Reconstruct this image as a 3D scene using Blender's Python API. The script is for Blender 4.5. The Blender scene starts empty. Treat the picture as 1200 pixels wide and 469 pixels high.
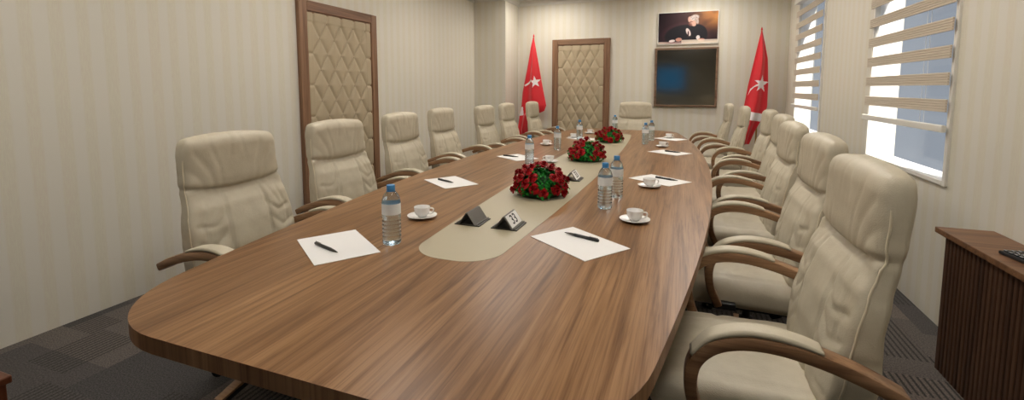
import bpy, bmesh, math, random
from mathutils import Vector, Matrix, noise
R = math.radians
SC = bpy.context.scene
COL = SC.collection
random.seed(4)

# ------------------------------------------------------------------ camera, sky, sun, exposure
F_PX, CY_PX, PITCH, YAW, CAM_Z = 536.6, 152.8, 0.09203, -0.35613, 1.3034
cd = bpy.data.cameras.new('camera'); cam = bpy.data.objects.new('camera', cd); COL.objects.link(cam)
cd.sensor_width = 36.0; cd.sensor_fit = 'HORIZONTAL'; cd.lens = F_PX / 1200 * 36
cd.shift_y = -(234.5 - CY_PX) / 1200
cd.clip_start = 0.02
fw = Vector((math.sin(YAW) * math.cos(PITCH), math.cos(YAW) * math.cos(PITCH), -math.sin(PITCH)))
cam.location = (0, 0, CAM_Z)
cam.rotation_euler = fw.to_track_quat('-Z', 'Y').to_euler()
SC.camera = cam

W = bpy.data.worlds.new('sky'); SC.world = W; W.use_nodes = True
W.node_tree.nodes['Background'].inputs[0].default_value = (0.29, 0.325, 0.375, 1)
W.node_tree.nodes['Background'].inputs[1].default_value = 1.0

sd = bpy.data.lights.new('sun', 'SUN'); sun = bpy.data.objects.new('sun', sd); COL.objects.link(sun)
sd.energy = 9.0; sd.angle = R(1.0); sd.color = (1, 0.97, 0.92)
sun.rotation_euler = Vector((-0.22, 0.60, -0.77)).to_track_quat('-Z', 'Y').to_euler()
SC.view_settings.view_transform = 'Standard'; SC.view_settings.look = 'None'
SC.view_settings.exposure = 0.0; SC.view_settings.gamma = 1.0
SC.view_settings.use_curve_mapping = False
PANEL = 15.5        # radiance of the ceiling panels added to light the room

# ------------------------------------------------------------------ materials
def srgb(r, g, b):
    f = lambda c: (c / 255 / 12.92) if c / 255 <= 0.04045 else ((c / 255 + 0.055) / 1.055) ** 2.4
    return (f(r), f(g), f(b), 1)
class NT:
    def __init__(s, name):
        s.m = bpy.data.materials.new(name); s.m.use_nodes = True
        s.t = s.m.node_tree; s.b = s.t.nodes['Principled BSDF']
    def n(s, kind, **kw):
        x = s.t.nodes.new(kind)
        for k, v in kw.items():
            if k.startswith('_'): setattr(x, k[1:], v)
        return x
    def l(s, a, b): s.t.links.new(a, b)
    def set(s, k, v): s.b.inputs[k].default_value = v
    def coord(s, scale=(1, 1, 1), rot=(0, 0, 0)):
        c = s.n('ShaderNodeTexCoord'); mp = s.n('ShaderNodeMapping')
        mp.inputs['Scale'].default_value = scale; mp.inputs['Rotation'].default_value = rot
        s.l(c.outputs['Object'], mp.inputs['Vector']); return mp.outputs[0]
    def noise(s, vec, scale=5, detail=3, rough=.5, dist=0):
        x = s.n('ShaderNodeTexNoise'); x.inputs['Scale'].default_value = scale
        x.inputs['Detail'].default_value = detail; x.inputs['Roughness'].default_value = rough
        x.inputs['Distortion'].default_value = dist
        s.l(vec, x.inputs['Vector']); return x.outputs[0]
    def ramp(s, fac, stops, interp='LINEAR'):
        x = s.n('ShaderNodeValToRGB'); x.color_ramp.interpolation = interp
        e = x.color_ramp.elements
        while len(e) < len(stops): e.new(.5)
        for i, (p, c) in enumerate(stops): e[i].position = p; e[i].color = c
        s.l(fac, x.inputs[0]); return x.outputs[0]
    def mix(s, fac, a, b, mode='MIX'):
        x = s.n('ShaderNodeMix', _data_type='RGBA', _blend_type=mode)
        for sock, v in ((x.inputs[0], fac), (x.inputs[6], a), (x.inputs[7], b)):
            if isinstance(v, (int, float, tuple)): sock.default_value = v
            else: s.l(v, sock)
        return x.outputs[2]
    def math(s, op, a, b=0.0, c=0.0):
        x = s.n('ShaderNodeMath', _operation=op)
        for i, v in enumerate((a, b, c)):
            if isinstance(v, (int, float)): x.inputs[i].default_value = v
            else: s.l(v, x.inputs[i])
        return x.outputs[0]
    def bump(s, h, strength=.3, dist=.002):
        x = s.n('ShaderNodeBump'); x.inputs['Strength'].default_value = strength
        x.inputs['Distance'].default_value = dist
        s.l(h, x.inputs['Height']); s.l(x.outputs[0], s.b.inputs['Normal'])
def plain(name, col, rough=.5, metal=0, spec=.5, **kw):
    t = NT(name); t.set('Base Color', col); t.set('Roughness', rough); t.set('Metallic', metal)
    t.set('Specular IOR Level', spec)
    for k, v in kw.items(): t.set(k.replace('_', ' '), v)
    return t.m

def wallpaper():
    t = NT('striped_wallpaper')
    c = t.n('ShaderNodeTexCoord'); sp = t.n('ShaderNodeSeparateXYZ'); t.l(c.outputs['Object'], sp.inputs[0])
    s = t.math('ADD', sp.outputs[0], sp.outputs[1])
    wob = t.noise(t.coord((14, 14, 1.2)), 3, 4, .65)
    s2 = t.math('ADD', s, t.math('MULTIPLY', t.math('SUBTRACT', wob, .5), .016))
    ph = t.math('MULTIPLY', s2, 2 * math.pi / .122)
    a = t.math('SINE', ph); b = t.math('SINE', t.math('MULTIPLY', ph, .5))
    v = t.math('ADD', t.math('MULTIPLY', a, .42), t.math('ADD', t.math('MULTIPLY', b, .10), .5))
    band = t.ramp(v, [(.40, (0, 0, 0, 1)), (.62, (1, 1, 1, 1))])
    big = t.noise(t.coord((5, 5, .25)), 2.2, 2)
    tone = t.mix(t.ramp(big, [(.35, (0, 0, 0, 1)), (.65, (1, 1, 1, 1))]), srgb(211, 204, 185), srgb(213, 203, 186))
    fib = t.noise(t.coord((60, 60, 6)), 4, 5, .7)
    tone2 = t.mix(t.ramp(fib, [(.40, (0, 0, 0, 1)), (.62, (1, 1, 1, 1))]), tone, srgb(216, 210, 190))
    col = t.mix(band, srgb(216, 210, 196), tone2)
    t.l(col, t.b.inputs['Base Color'])
    t.set('Roughness', .62); t.set('Specular IOR Level', .25)
    t.bump(t.math('ADD', fib, t.math('MULTIPLY', band, .4)), .25, .001)
    return t.m
def wood(name, axis='Y', dark=(116, 82, 55), mid=(146, 110, 78), light=(168, 131, 96), rough=.32, k=1.0, coat=.0, spec=.35):
    t = NT(name)
    sc = {'X': (.7, 16, 16), 'Y': (16, .7, 16), 'Z': (16, 16, .7)}[axis]
    sc = tuple(v * k for v in sc)
    v = t.coord(sc)
    n1 = t.noise(v, 1.6, 4, .6, .6)
    sc2 = tuple(a * 5 if a > 5 * k else a * 2 for a in sc)
    n2 = t.noise(t.coord(sc2), 1.3, 4, .7, .3)
    sc3 = tuple(a * .22 for a in sc)
    n3 = t.noise(t.coord(sc3), 1.5, 3, .5, .5)
    c1 = t.ramp(n1, [(.30, srgb(*dark)), (.48, srgb(*mid)), (.70, srgb(*light))])
    c2 = t.ramp(n2, [(.36, (.62, .57, .55, 1)), (.52, (1, 1, 1, 1)), (.75, (1.08, 1.06, 1.04, 1))])
    c3 = t.ramp(n3, [(.35, (.86, .84, .84, 1)), (.6, (1.04, 1.04, 1.04, 1))])
    m = t.mix(.75, c1, c2, 'MULTIPLY'); m = t.mix(1.0, m, c3, 'MULTIPLY')
    t.l(m, t.b.inputs['Base Color'])
    t.set('Roughness', rough); t.set('Specular IOR Level', spec)
    t.set('Coat Weight', coat); t.set('Coat Roughness', .12)
    t.bump(n2, .10, .0006)
    return t.m
def leather():
    t = NT('cream_leather')
    v = t.coord((1, 1, 1))
    n = t.noise(v, 9, 4, .6)
    vo = t.n('ShaderNodeTexVoronoi'); vo.inputs['Scale'].default_value = 330; t.l(v, vo.inputs['Vector'])
    col = t.ramp(n, [(.3, srgb(185, 174, 150)), (.7, srgb(198, 188, 165))])
    t.l(col, t.b.inputs['Base Color']); t.set('Roughness', .46); t.set('Specular IOR Level', .4)
    cr = t.noise(t.coord((1, 1, 1)), 38, 5, .62, .8)
    t.bump(t.math('ADD', t.math('MULTIPLY', vo.outputs['Distance'], .35), t.math('MULTIPLY', cr, .9)), .42, .0022)
    return t.m
def carpet():
    t = NT('dark_carpet_tiles')
    v = t.coord((1 / .62, 1 / .31, 1), (0, 0, R(90)))
    br = t.n('ShaderNodeTexBrick'); br.offset = .5
    br.inputs['Scale'].default_value = 1; br.inputs['Mortar Size'].default_value = 0
    br.inputs['Color1'].default_value = (0, 0, 0, 1); br.inputs['Color2'].default_value = (1, 1, 1, 1)
    br.inputs['Brick Width'].default_value = 1; br.inputs['Row Height'].default_value = 1
    t.l(v, br.inputs['Vector'])
    cell = t.ramp(br.outputs['Color'], [(0, srgb(90, 87, 85)), (.35, srgb(106, 100, 95)), (.6, srgb(118, 109, 102)), (.85, srgb(82, 80, 79))], 'CONSTANT')
    vv = t.coord((1, 1, 1)); sp = t.n('ShaderNodeSeparateXYZ'); t.l(vv, sp.inputs[0])
    ln = t.math('SINE', t.math('MULTIPLY', sp.outputs[0], 2 * math.pi / .026))
    lnr = t.ramp(t.math('ADD', t.math('MULTIPLY', ln, .5), .5), [(.15, (0, 0, 0, 1)), (.55, (1, 1, 1, 1))])
    br2 = t.n('ShaderNodeTexBrick'); br2.offset = .37; br2.inputs['Scale'].default_value = 1; br2.inputs['Mortar Size'].default_value = 0
    br2.inputs['Color1'].default_value = (0, 0, 0, 1); br2.inputs['Color2'].default_value = (1, 1, 1, 1)
    br2.inputs['Brick Width'].default_value = 1; br2.inputs['Row Height'].default_value = 1
    t.l(t.coord((1 / .29, 1 / .155, 1), (0, 0, R(90))), br2.inputs['Vector'])
    msk = t.ramp(br2.outputs['Color'], [(0, (0, 0, 0, 1)), (.62, (1, 1, 1, 1))], 'CONSTANT')
    dark = t.mix(lnr, srgb(72, 69, 67), cell)
    c = t.mix(msk, cell, dark)
    fine = t.noise(vv, 150, 4, .85)
    c = t.mix(.95, c, t.ramp(fine, [(.32, (.22, .22, .23, 1)), (.68, (1.6, 1.56, 1.52, 1))]), 'MULTIPLY')
    t.l(c, t.b.inputs['Base Color']); t.set('Roughness', .95); t.set('Specular IOR Level', .1)
    t.bump(fine, .8, .004)
    return t.m
def glassy(name, tint, ior=1.33, rough=.02, tr=.55):
    t = NT(name)
    t.set('Base Color', tint); t.set('Roughness', rough); t.set('IOR', ior); t.set('Transmission Weight', 1)
    tb = t.n('ShaderNodeBsdfTransparent'); tb.inputs[0].default_value = tint
    mx = t.n('ShaderNodeMixShader'); mx.inputs[0].default_value = tr
    out = t.t.nodes['Material Output']
    t.l(t.b.outputs[0], mx.inputs[1]); t.l(tb.outputs[0], mx.inputs[2]); t.l(mx.outputs[0], out.inputs[0])
    return t.m
def emis(name, col, s):
    t = NT(name); t.set('Base Color', col); t.set('Emission Color', col); t.set('Emission Strength', s); return t.m
def vcol(name, rough=.4):
    t = NT(name); a = t.n('ShaderNodeVertexColor', _layer_name='paint')
    t.l(a.outputs[0], t.b.inputs['Base Color']); t.set('Roughness', rough); t.set('Specular IOR Level', .3); return t.m
def fabric_red():
    t = NT('red_satin'); n = t.noise(t.coord((1, 1, 1)), 300, 2)
    t.set('Base Color', srgb(214, 24, 38)); t.set('Roughness', .55); t.set('Sheen Weight', .2)
    t.bump(n, .15, .0006); return t.m
def roses_mat(name, a, b):
    t = NT(name); n = t.noise(t.coord((1, 1, 1)), 60, 2)
    t.l(t.ramp(n, [(.35, a), (.7, b)]), t.b.inputs['Base Color']); t.set('Roughness', .55); t.set('Specular IOR Level', .25)
    return t.m
def blindmat():
    t = NT('beige_blind_fabric'); sp = t.n('ShaderNodeSeparateXYZ'); t.l(t.coord(), sp.inputs[0])
    n = t.noise(t.coord((1, 60, 60)), 4, 3)
    t.l(t.ramp(n, [(.3, srgb(200, 186, 166)), (.7, srgb(212, 200, 182))]), t.b.inputs['Base Color']); t.set('Roughness', .8)
    return t.m

M = dict(
    paper_wall=wallpaper(), leather=leather(), carpet=carpet(), blind=blindmat(),
    table=wood('table_walnut_veneer', 'Y', (106, 74, 46), (139, 103, 69), (157, 120, 84), .30, 1.35, .0, .16),
    table_edge=wood('table_edge_veneer', 'Z', (112, 80, 54), (146, 110, 78), (164, 128, 94), .4),
    arm=wood('arm_walnut', 'X', (118, 86, 60), (146, 111, 80), (166, 131, 98), .34, 1.3),
    frame=wood('door_frame_walnut', 'Z', (106, 78, 56), (134, 100, 74), (150, 116, 88), .42),
    frame_h=wood('door_frame_walnut_cross', 'Y', (100, 70, 48), (128, 92, 65), (146, 108, 78), .42),
    frame_x=wood('door_frame_walnut_far', 'X', (112, 84, 62), (138, 106, 80), (154, 122, 94), .42),
    cab_top=wood('cabinet_top_veneer', 'X', (98, 66, 44), (126, 90, 62), (142, 104, 74), .4),
    cab=wood('cabinet_dark_veneer', 'Z', (58, 38, 27), (82, 56, 40), (98, 70, 50), .5),
    redwood=wood('reddish_wood', 'Z', (70, 36, 20), (96, 52, 30), (112, 64, 38), .4),
    padding=plain('beige_door_padding', srgb(176, 160, 132), .6, spec=.3),
    piping=plain('cream_piping', srgb(208, 196, 168), .5),
    groove=plain('dark_groove', srgb(40, 28, 20), .8),
    inlay=plain('beige_runner_inlay', srgb(172, 161, 134), .42, spec=.35),
    black=plain('black_plastic', srgb(26, 26, 27), .5),
    blackgloss=plain('black_gloss', srgb(20, 20, 20), .25),
    pen=plain('pen_barrel_black', srgb(34, 33, 32), .32),
    silver=plain('silver_metal', srgb(190, 190, 190), .25, 1.0),
    grey=plain('brushed_grey_metal', srgb(118, 114, 108), .42, .55),
    darkgrey=plain('dark_grey_metal', srgb(70, 66, 60), .4, .4),
    paper=plain('white_paper', srgb(232, 229, 224), .7, spec=.2),
    china=plain('white_china', srgb(238, 236, 232), .18),
    white=plain('white_paint', srgb(232, 230, 226), .5),
    pvc=plain('white_window_plastic', srgb(226, 222, 212), .35),
    plaster=plain('white_reveal_plaster', srgb(240, 240, 238), .8),
    ceil=plain('ceiling_paint', srgb(206, 206, 206), .9),
    cornice=plain('cornice_paint', srgb(214, 211, 203), .7),
    red=fabric_red(), flagwhite=plain('flag_white', srgb(238, 232, 230), .6),
    gold=plain('brass', srgb(190, 150, 80), .3, .9),
    rose=roses_mat('red_rose_petals', srgb(128, 2, 8), srgb(178, 6, 14)),
    leaf=roses_mat('green_leaves', srgb(16, 92, 26), srgb(34, 150, 44)),
    core=plain('dark_foliage', srgb(16, 66, 20), .8),
    pet=glassy('clear_bottle_plastic', (.76, .90, 1.0, 1), 1.33, .06, .22),
    cap=plain('blue_cap_plastic', srgb(70, 140, 196), .35),
    label=plain('bottle_label', srgb(230, 232, 230), .5),
    screen=plain('dark_glass_screen', (.25, .24, .21, 1), .10, 1.0),
    tvframe=wood('tv_frame_wood', 'X', (96, 72, 54), (124, 98, 76), (138, 112, 88), .4),
    paint=vcol('portrait_print', .35),
    blue=emis('added_blue_glow', srgb(40, 110, 160), 1.3),
    fill_glow=emis('added_warm_glow', (1.0, .955, .90, 1), PANEL),
    cord=plain('pull_cord', srgb(226, 226, 226), .6),
)
def pane_mat():
    t = NT('window_glass'); out = t.t.nodes['Material Output']
    fr = t.n('ShaderNodeLayerWeight'); fr.inputs[0].default_value = .08
    g = t.n('ShaderNodeBsdfGlossy'); g.inputs['Roughness'].default_value = .02
    tb = t.n('ShaderNodeBsdfTransparent'); mx = t.n('ShaderNodeMixShader')
    t.l(t.math('MULTIPLY', fr.outputs[1], .12), mx.inputs[0]); t.l(tb.outputs[0], mx.inputs[1]); t.l(g.outputs[0], mx.inputs[2]); t.l(mx.outputs[0], out.inputs[0])
    return t.m
M['pane'] = pane_mat()

# ------------------------------------------------------------------ mesh helpers
def obj(name, bm, mat, parent=None, smooth=False, angle=None):
    me = bpy.data.meshes.new(name); bm.normal_update(); bm.to_mesh(me); bm.free()
    for m in (mat if isinstance(mat, (list, tuple)) else [mat]): me.materials.append(m)
    if smooth or angle:
        for p in me.polygons: p.use_smooth = True
    if angle:
        me.set_sharp_from_angle(angle=R(angle))
    o = bpy.data.objects.new(name, me); COL.objects.link(o)
    if parent: o.parent = parent
    return o
def thing(name, label, cat, loc=(0, 0, 0), rz=0, group=None):
    o = bpy.data.objects.new(name, None); COL.objects.link(o); o.empty_display_size = .1
    o.location = loc; o.rotation_euler = (0, 0, rz); o['label'] = label; o['category'] = cat
    if group: o['group'] = group
    return o
def tag(o, label, cat, group=None):
    o['label'] = label; o['category'] = cat
    if group: o['group'] = group
    return o
def struct(name, bm, mat, parent=None, **k):
    o = obj(name, bm, mat, parent, **k)
    if not parent: o['kind'] = 'structure'
    return o
def dup(src, loc, rz, label, group=None):
    def cp(o, par):
        c = o.copy(); COL.objects.link(c); c.parent = par
        for ch in list(o.children): cp(ch, c)
        return c
    r = cp(src, None); r.location = loc; r.rotation_euler = (0, 0, rz); r['label'] = label
    if group: r['group'] = group
    return r
def box(bm, x0, x1, y0, y1, z0, z1, bevel=0, seg=2):
    vs = [bm.verts.new((x, y, z)) for x in (x0, x1) for y in (y0, y1) for z in (z0, z1)]
    f = [(0, 1, 3, 2), (4, 6, 7, 5), (0, 4, 5, 1), (2, 3, 7, 6), (0, 2, 6, 4), (1, 5, 7, 3)]
    fs = [bm.faces.new([vs[i] for i in q]) for q in f]
    if bevel:
        es = list({e for q in fs for e in q.edges})
        bmesh.ops.bevel(bm, geom=es, offset=bevel, segments=seg, affect='EDGES', profile=.5)
    return bm
def B(*a, **k): return box(bmesh.new(), *a, **k)
def prism(bm, pts, z0, z1, uv=None):
    """pts ccw in xy; a slab with smooth outline"""
    a = [bm.verts.new((x, y, z0)) for x, y in pts]; b = [bm.verts.new((x, y, z1)) for x, y in pts]
    n = len(pts); side = []
    for i in range(n): side.append(bm.faces.new((a[i], a[(i + 1) % n], b[(i + 1) % n], b[i])))
    t = bm.faces.new(b); u = bm.faces.new(a[::-1])
    return t, u, side
def lathe(bm, prof, seg=32, cx=0, cy=0, z=0, caps=True):
    rings = []
    for r, h in prof:
        rings.append([bm.verts.new((cx + r * math.cos(2 * math.pi * i / seg), cy + r * math.sin(2 * math.pi * i / seg), z + h)) for i in range(seg)])
    for a, b in zip(rings, rings[1:]):
        for i in range(seg): bm.faces.new((a[i], a[(i + 1) % seg], b[(i + 1) % seg], b[i]))
    if caps:
        bm.faces.new(rings[0][::-1]); bm.faces.new(rings[-1])
    return bm
def tube(bm, pts, rad, seg=10, caps=True):
    pts = [Vector(p) for p in pts]; rings = []
    for i, p in enumerate(pts):
        d = (pts[min(i + 1, len(pts) - 1)] - pts[max(i - 1, 0)]).normalized()
        u = d.cross(Vector((0, 0, 1)) if abs(d.z) < .95 else Vector((1, 0, 0))).normalized(); v = d.cross(u)
        r = rad[i] if isinstance(rad, (list, tuple)) else rad
        rings.append([bm.verts.new(p + u * r * math.cos(2 * math.pi * k / seg) + v * r * math.sin(2 * math.pi * k / seg)) for k in range(seg)])
    for a, b in zip(rings, rings[1:]):
        for i in range(seg): bm.faces.new((a[i], a[(i + 1) % seg], b[(i + 1) % seg], b[i]))
    if caps: bm.faces.new(rings[0][::-1]); bm.faces.new(rings[-1])
    bmesh.ops.recalc_face_normals(bm, faces=bm.faces)
    return bm
def rbox(n, h, r, fn=None):
    """rounded box grid with n=(nx,ny,nz) cells, half sizes h, corner radius r, then deformed by fn(p)"""
    bm = bmesh.new(); cache = {}
    def mp(i, j, k):
        key = (i, j, k)
        if key in cache: return cache[key]
        out = []
        for a, (c, N) in enumerate(zip(key, n)):
            out.append((c / N * 2 - 1) * h[a])
        p = Vector(out); q = Vector([max(-(h[a] - r), min(h[a] - r, p[a])) for a in range(3)])
        d = p - q
        if d.length > 1e-9: p = q + d.normalized() * r
        v = bm.verts.new(fn(p) if fn else p); cache[key] = v; return v
    nx, ny, nz = n
    for i in range(nx):
        for j in range(ny):
            bm.faces.new((mp(i, j, 0), mp(i, j + 1, 0), mp(i + 1, j + 1, 0), mp(i + 1, j, 0)))
            bm.faces.new((mp(i, j, nz), mp(i + 1, j, nz), mp(i + 1, j + 1, nz), mp(i, j + 1, nz)))
    for i in range(nx):
        for k in range(nz):
            bm.faces.new((mp(i, 0, k), mp(i + 1, 0, k), mp(i + 1, 0, k + 1), mp(i, 0, k + 1)))
            bm.faces.new((mp(i, ny, k), mp(i, ny, k + 1), mp(i + 1, ny, k + 1), mp(i + 1, ny, k)))
    for j in range(ny):
        for k in range(nz):
            bm.faces.new((mp(0, j, k), mp(0, j, k + 1), mp(0, j + 1, k + 1), mp(0, j + 1, k)))
            bm.faces.new((mp(nx, j, k), mp(nx, j + 1, k), mp(nx, j + 1, k + 1), mp(nx, j, k + 1)))
    return bm
def lerpk(keys, t):
    if t <= keys[0][0]: return keys[0][1]
    for (a, va), (b, vb) in zip(keys, keys[1:]):
        if t <= b:
            s = (t - a) / (b - a); s = s * s * (3 - 2 * s) * .5 + s * .5
            return va + (vb - va) * s
    return keys[-1][1]
def catmull(P, n=8):
    P = [Vector(p) for p in P]; Q = [2 * P[0] - P[1]] + P + [2 * P[-1] - P[-2]]; out = []
    for i in range(1, len(Q) - 2):
        a, b, c, d = Q[i - 1:i + 3]
        for k in range(n):
            t = k / n
            out.append(.5 * ((2 * b) + (c - a) * t + (2 * a - 5 * b + 4 * c - d) * t * t + (3 * b - a - 3 * c + d) * t ** 3))
    out.append(Q[-2]); return out
def sweep_rect(bm, pts, w, h, side=Vector((0, 1, 0)), rnd=.25):
    """rounded rectangular bar along pts: w across 'side', h across the other; w and h may be lists"""
    rings = []; N = len(pts)
    for i, p in enumerate(pts):
        d = (pts[min(i + 1, N - 1)] - pts[max(i - 1, 0)]).normalized(); s = (side - d * side.dot(d)).normalized(); u = s.cross(d)
        wi = w[i] if isinstance(w, list) else w; hi = h[i] if isinstance(h, list) else h
        r = rnd * min(wi, hi); ring = []
        for sx, sz in ((1, 1), (-1, 1), (-1, -1), (1, -1)):
            for k in range(3):
                a = {(1, 1): 0, (-1, 1): 90, (-1, -1): 180, (1, -1): 270}[(sx, sz)] + k * 45
                ring.append(bm.verts.new(p + s * (sx * (wi / 2 - r) + r * math.cos(R(a))) + u * (sz * (hi / 2 - r) + r * math.sin(R(a)))))
        rings.append(ring)
    m = len(rings[0])
    for a, b in zip(rings, rings[1:]):
        for i in range(m): bm.faces.new((a[i], a[(i + 1) % m], b[(i + 1) % m], b[i]))
    bm.faces.new(rings[0][::-1]); bm.faces.new(rings[-1])
    bmesh.ops.recalc_face_normals(bm, faces=bm.faces)
    return bm
def segdist(p, a, b):
    ax, ay = a; bx, by = b; dx, dy = bx - ax, by - ay
    t = max(0, min(1, ((p[0] - ax) * dx + (p[1] - ay) * dy) / (dx * dx + dy * dy)))
    return math.hypot(p[0] - ax - t * dx, p[1] - ay - t * dy)

# ------------------------------------------------------------------ the room
XL, XR, YF, YB, ZC = -3.165, 1.352, 7.35, -2.4, 2.74
struct('floor', B(XL - .2, XR + .3, YB - .2, YF + .2, -.1, 0), M['carpet'])
struct('ceiling', B(XL - .2, XR + .3, YB - .2, YF + .2, ZC, ZC + .1), M['ceil'])
struct('wall_left', B(XL - .2, XL, YB - .2, YF + .2, 0, ZC), M['paper_wall'])
struct('wall_far', B(XL, XR, YF, YF + .2, 0, ZC), M['paper_wall'])
struct('wall_near', B(XL, XR, YB - .2, YB, 0, ZC), M['paper_wall'])
struct('wall_corner', B(XL, -2.625, 6.765, YF, 0, ZC), M['paper_wall'])
WD = .175                       # depth of the window reveals
WIN = [(3.10, 4.27), (5.60, 6.765)]
ZS, ZH = .775, 2.36
bm = bmesh.new()
for y0, y1 in ((YB - .2, WIN[0][0]), (WIN[0][1], WIN[1][0]), (WIN[1][1], YF + .2)):
    box(bm, XR, XR + WD, y0, y1, 0, ZC)
for y0, y1 in WIN:
    box(bm, XR, XR + WD, y0, y1, 0, ZS); box(bm, XR, XR + WD, y0, y1, ZH, ZC)
struct('wall_right', bm, M['paper_wall'])
# cornice along the ceiling
def cornice(name, segs):
    bm = bmesh.new()
    for (x0, y0, x1, y1, nx, ny) in segs:
        prof = [(0, -.085), (.012, -.085), (.018, -.06), (.045, -.03), (.07, -.018), (.075, 0), (0, 0)]
        a = [bm.verts.new((x0 + nx * p, y0 + ny * p, ZC + q)) for p, q in prof]
        b = [bm.verts.new((x1 + nx * p, y1 + ny * p, ZC + q)) for p, q in prof]
        for i in range(len(prof)): j = (i + 1) % len(prof); bm.faces.new((a[i], a[j], b[j], b[i]))
        bm.faces.new(a); bm.faces.new(b[::-1])
    bmesh.ops.recalc_face_normals(bm, faces=bm.faces)
    struct(name, bm, M['cornice'])
cornice('trim_1', [(XL, YB, XL, 6.765, 1, 0)])
cornice('trim_2', [(XL, 6.765, -2.55, 6.765, 0, -1), (-2.625, 6.69, -2.625, YF, 1, 0)])
cornice('trim_3', [(-2.625, YF, XR, YF, 0, -1)])
cornice('trim_4', [(XR, YF, XR, YB, -1, 0)])

# windows: casing, reveal, glass
for i, (y0, y1) in enumerate(WIN):
    bm = bmesh.new(); t = .028
    e = .002
    box(bm, XR + .02, XR + WD - .012, y0 + e, y0 + .012, ZS + e, ZH - e); box(bm, XR + .02, XR + WD - .012, y1 - .012, y1 - e, ZS + e, ZH - e)
    box(bm, XR + .02, XR + WD - .012, y0 + .012, y1 - .012, ZS + e, ZS + .014); box(bm, XR + .02, XR + WD - .012, y0 + .012, y1 - .012, ZH - .012, ZH - e)
    w = struct('window_%d' % (i + 1), bm, M['plaster'])
    bm = bmesh.new()
    for a, b, c, d in ((y0 - .004, y0 + t, ZS - .004, ZH + .02), (y1 - t, y1 + .004, ZS - .004, ZH + .02)):
        box(bm, XR - .014, XR + .0195, a, b, c, d, .004)
    box(bm, XR - .0145, XR + .019, y0 + t, y1 - t, ZS - .004, ZS + .024, .004)
    box(bm, XR - .014, XR + .0195, y0 + t, y1 - t, ZH - .01, ZH + .02, .004)
    struct('window_casing', bm, M['pvc'], w)
    struct('window_pane', B(XR + WD - .011, XR + WD - .006, y0 + .004, y1 - .004, ZS + .004, ZH - .004), M['pane'], w)

# padded doors
def padded_panel(axis, a0, a1, z0, z1, base, nrm):
    """tufted panel: a along the wall, outwards along nrm"""
    bm = bmesh.new(); na, nz = 110, 250; W_ = a1 - a0; H = z1 - z0; V = []
    cw = (W_ - .16) / 4.0; ch = .285
    for i in range(na + 1):
        row = []
        for k in range(nz + 1):
            a = i / na * W_; z = k / nz * H
            u = (a - .08) / cw; v = (H - .09 - z) / ch
            inx = .08 < a < W_ - .08; inz = .09 < (H - z) < H - .09
            g = lambda d: 1 - math.exp(-(d / .012) ** 1.0)
            if inx and inz:
                p = u + v; q = u - v
                d = min(abs(p - round(p)), abs(q - round(q))) * min(cw, ch) * .62
                h = .017 * g(d) + .004 * min(1, d / .05)
            elif inz:      # side strips: short horizontal pleats at the tuft rows
                d = abs(v - round(v)) * ch
                h = .016 * g(d) + .006
            elif inx:
                d = abs(u - round(u)) * cw
                h = .016 * g(d) + .006
            else: h = .02
            e = min(a, W_ - a, z, H - z); h *= min(1, e / .018) ** .5
            row.append(bm.verts.new((base + nrm * h, a0 + a, z0 + z) if axis == 'Y' else (a0 + a, base + nrm * h, z0 + z)))
        V.append(row)
    for i in range(na):
        for k in range(nz): bm.faces.new((V[i][k], V[i + 1][k], V[i + 1][k + 1], V[i][k + 1]))
    bmesh.ops.recalc_face_normals(bm, faces=bm.faces)
    c = bm.faces[:] and None
    bm.faces.ensure_lookup_table(); f = bm.faces[0]; f.normal_update()
    comp = f.normal.x if axis == 'Y' else f.normal.y
    if comp * nrm < 0: bmesh.ops.reverse_faces(bm, faces=bm.faces)
    return bm
def buttons(axis, a0, a1, z0, z1, base, nrm):
    bm = bmesh.new(); W_ = a1 - a0; H = z1 - z0; cw = (W_ - .16) / 4; ch = .285
    k = 0
    while .09 + k * ch / 2 < H - .09:
        z = H - .09 - k * ch / 2
        for j in range(5):
            a = .08 + (j + (.5 if k % 2 else 0)) * cw
            if a > W_ - .079: continue
            c = (base + nrm * .004, a0 + a, z0 + z) if axis == 'Y' else (a0 + a, base + nrm * .004, z0 + z)
            mt = Matrix.Translation(c) @ Matrix.Diagonal((.007, .007, .007, 1))
            bmesh.ops.create_icosphere(bm, subdivisions=1, radius=1, matrix=mt)
        k += 1
    return bm
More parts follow.
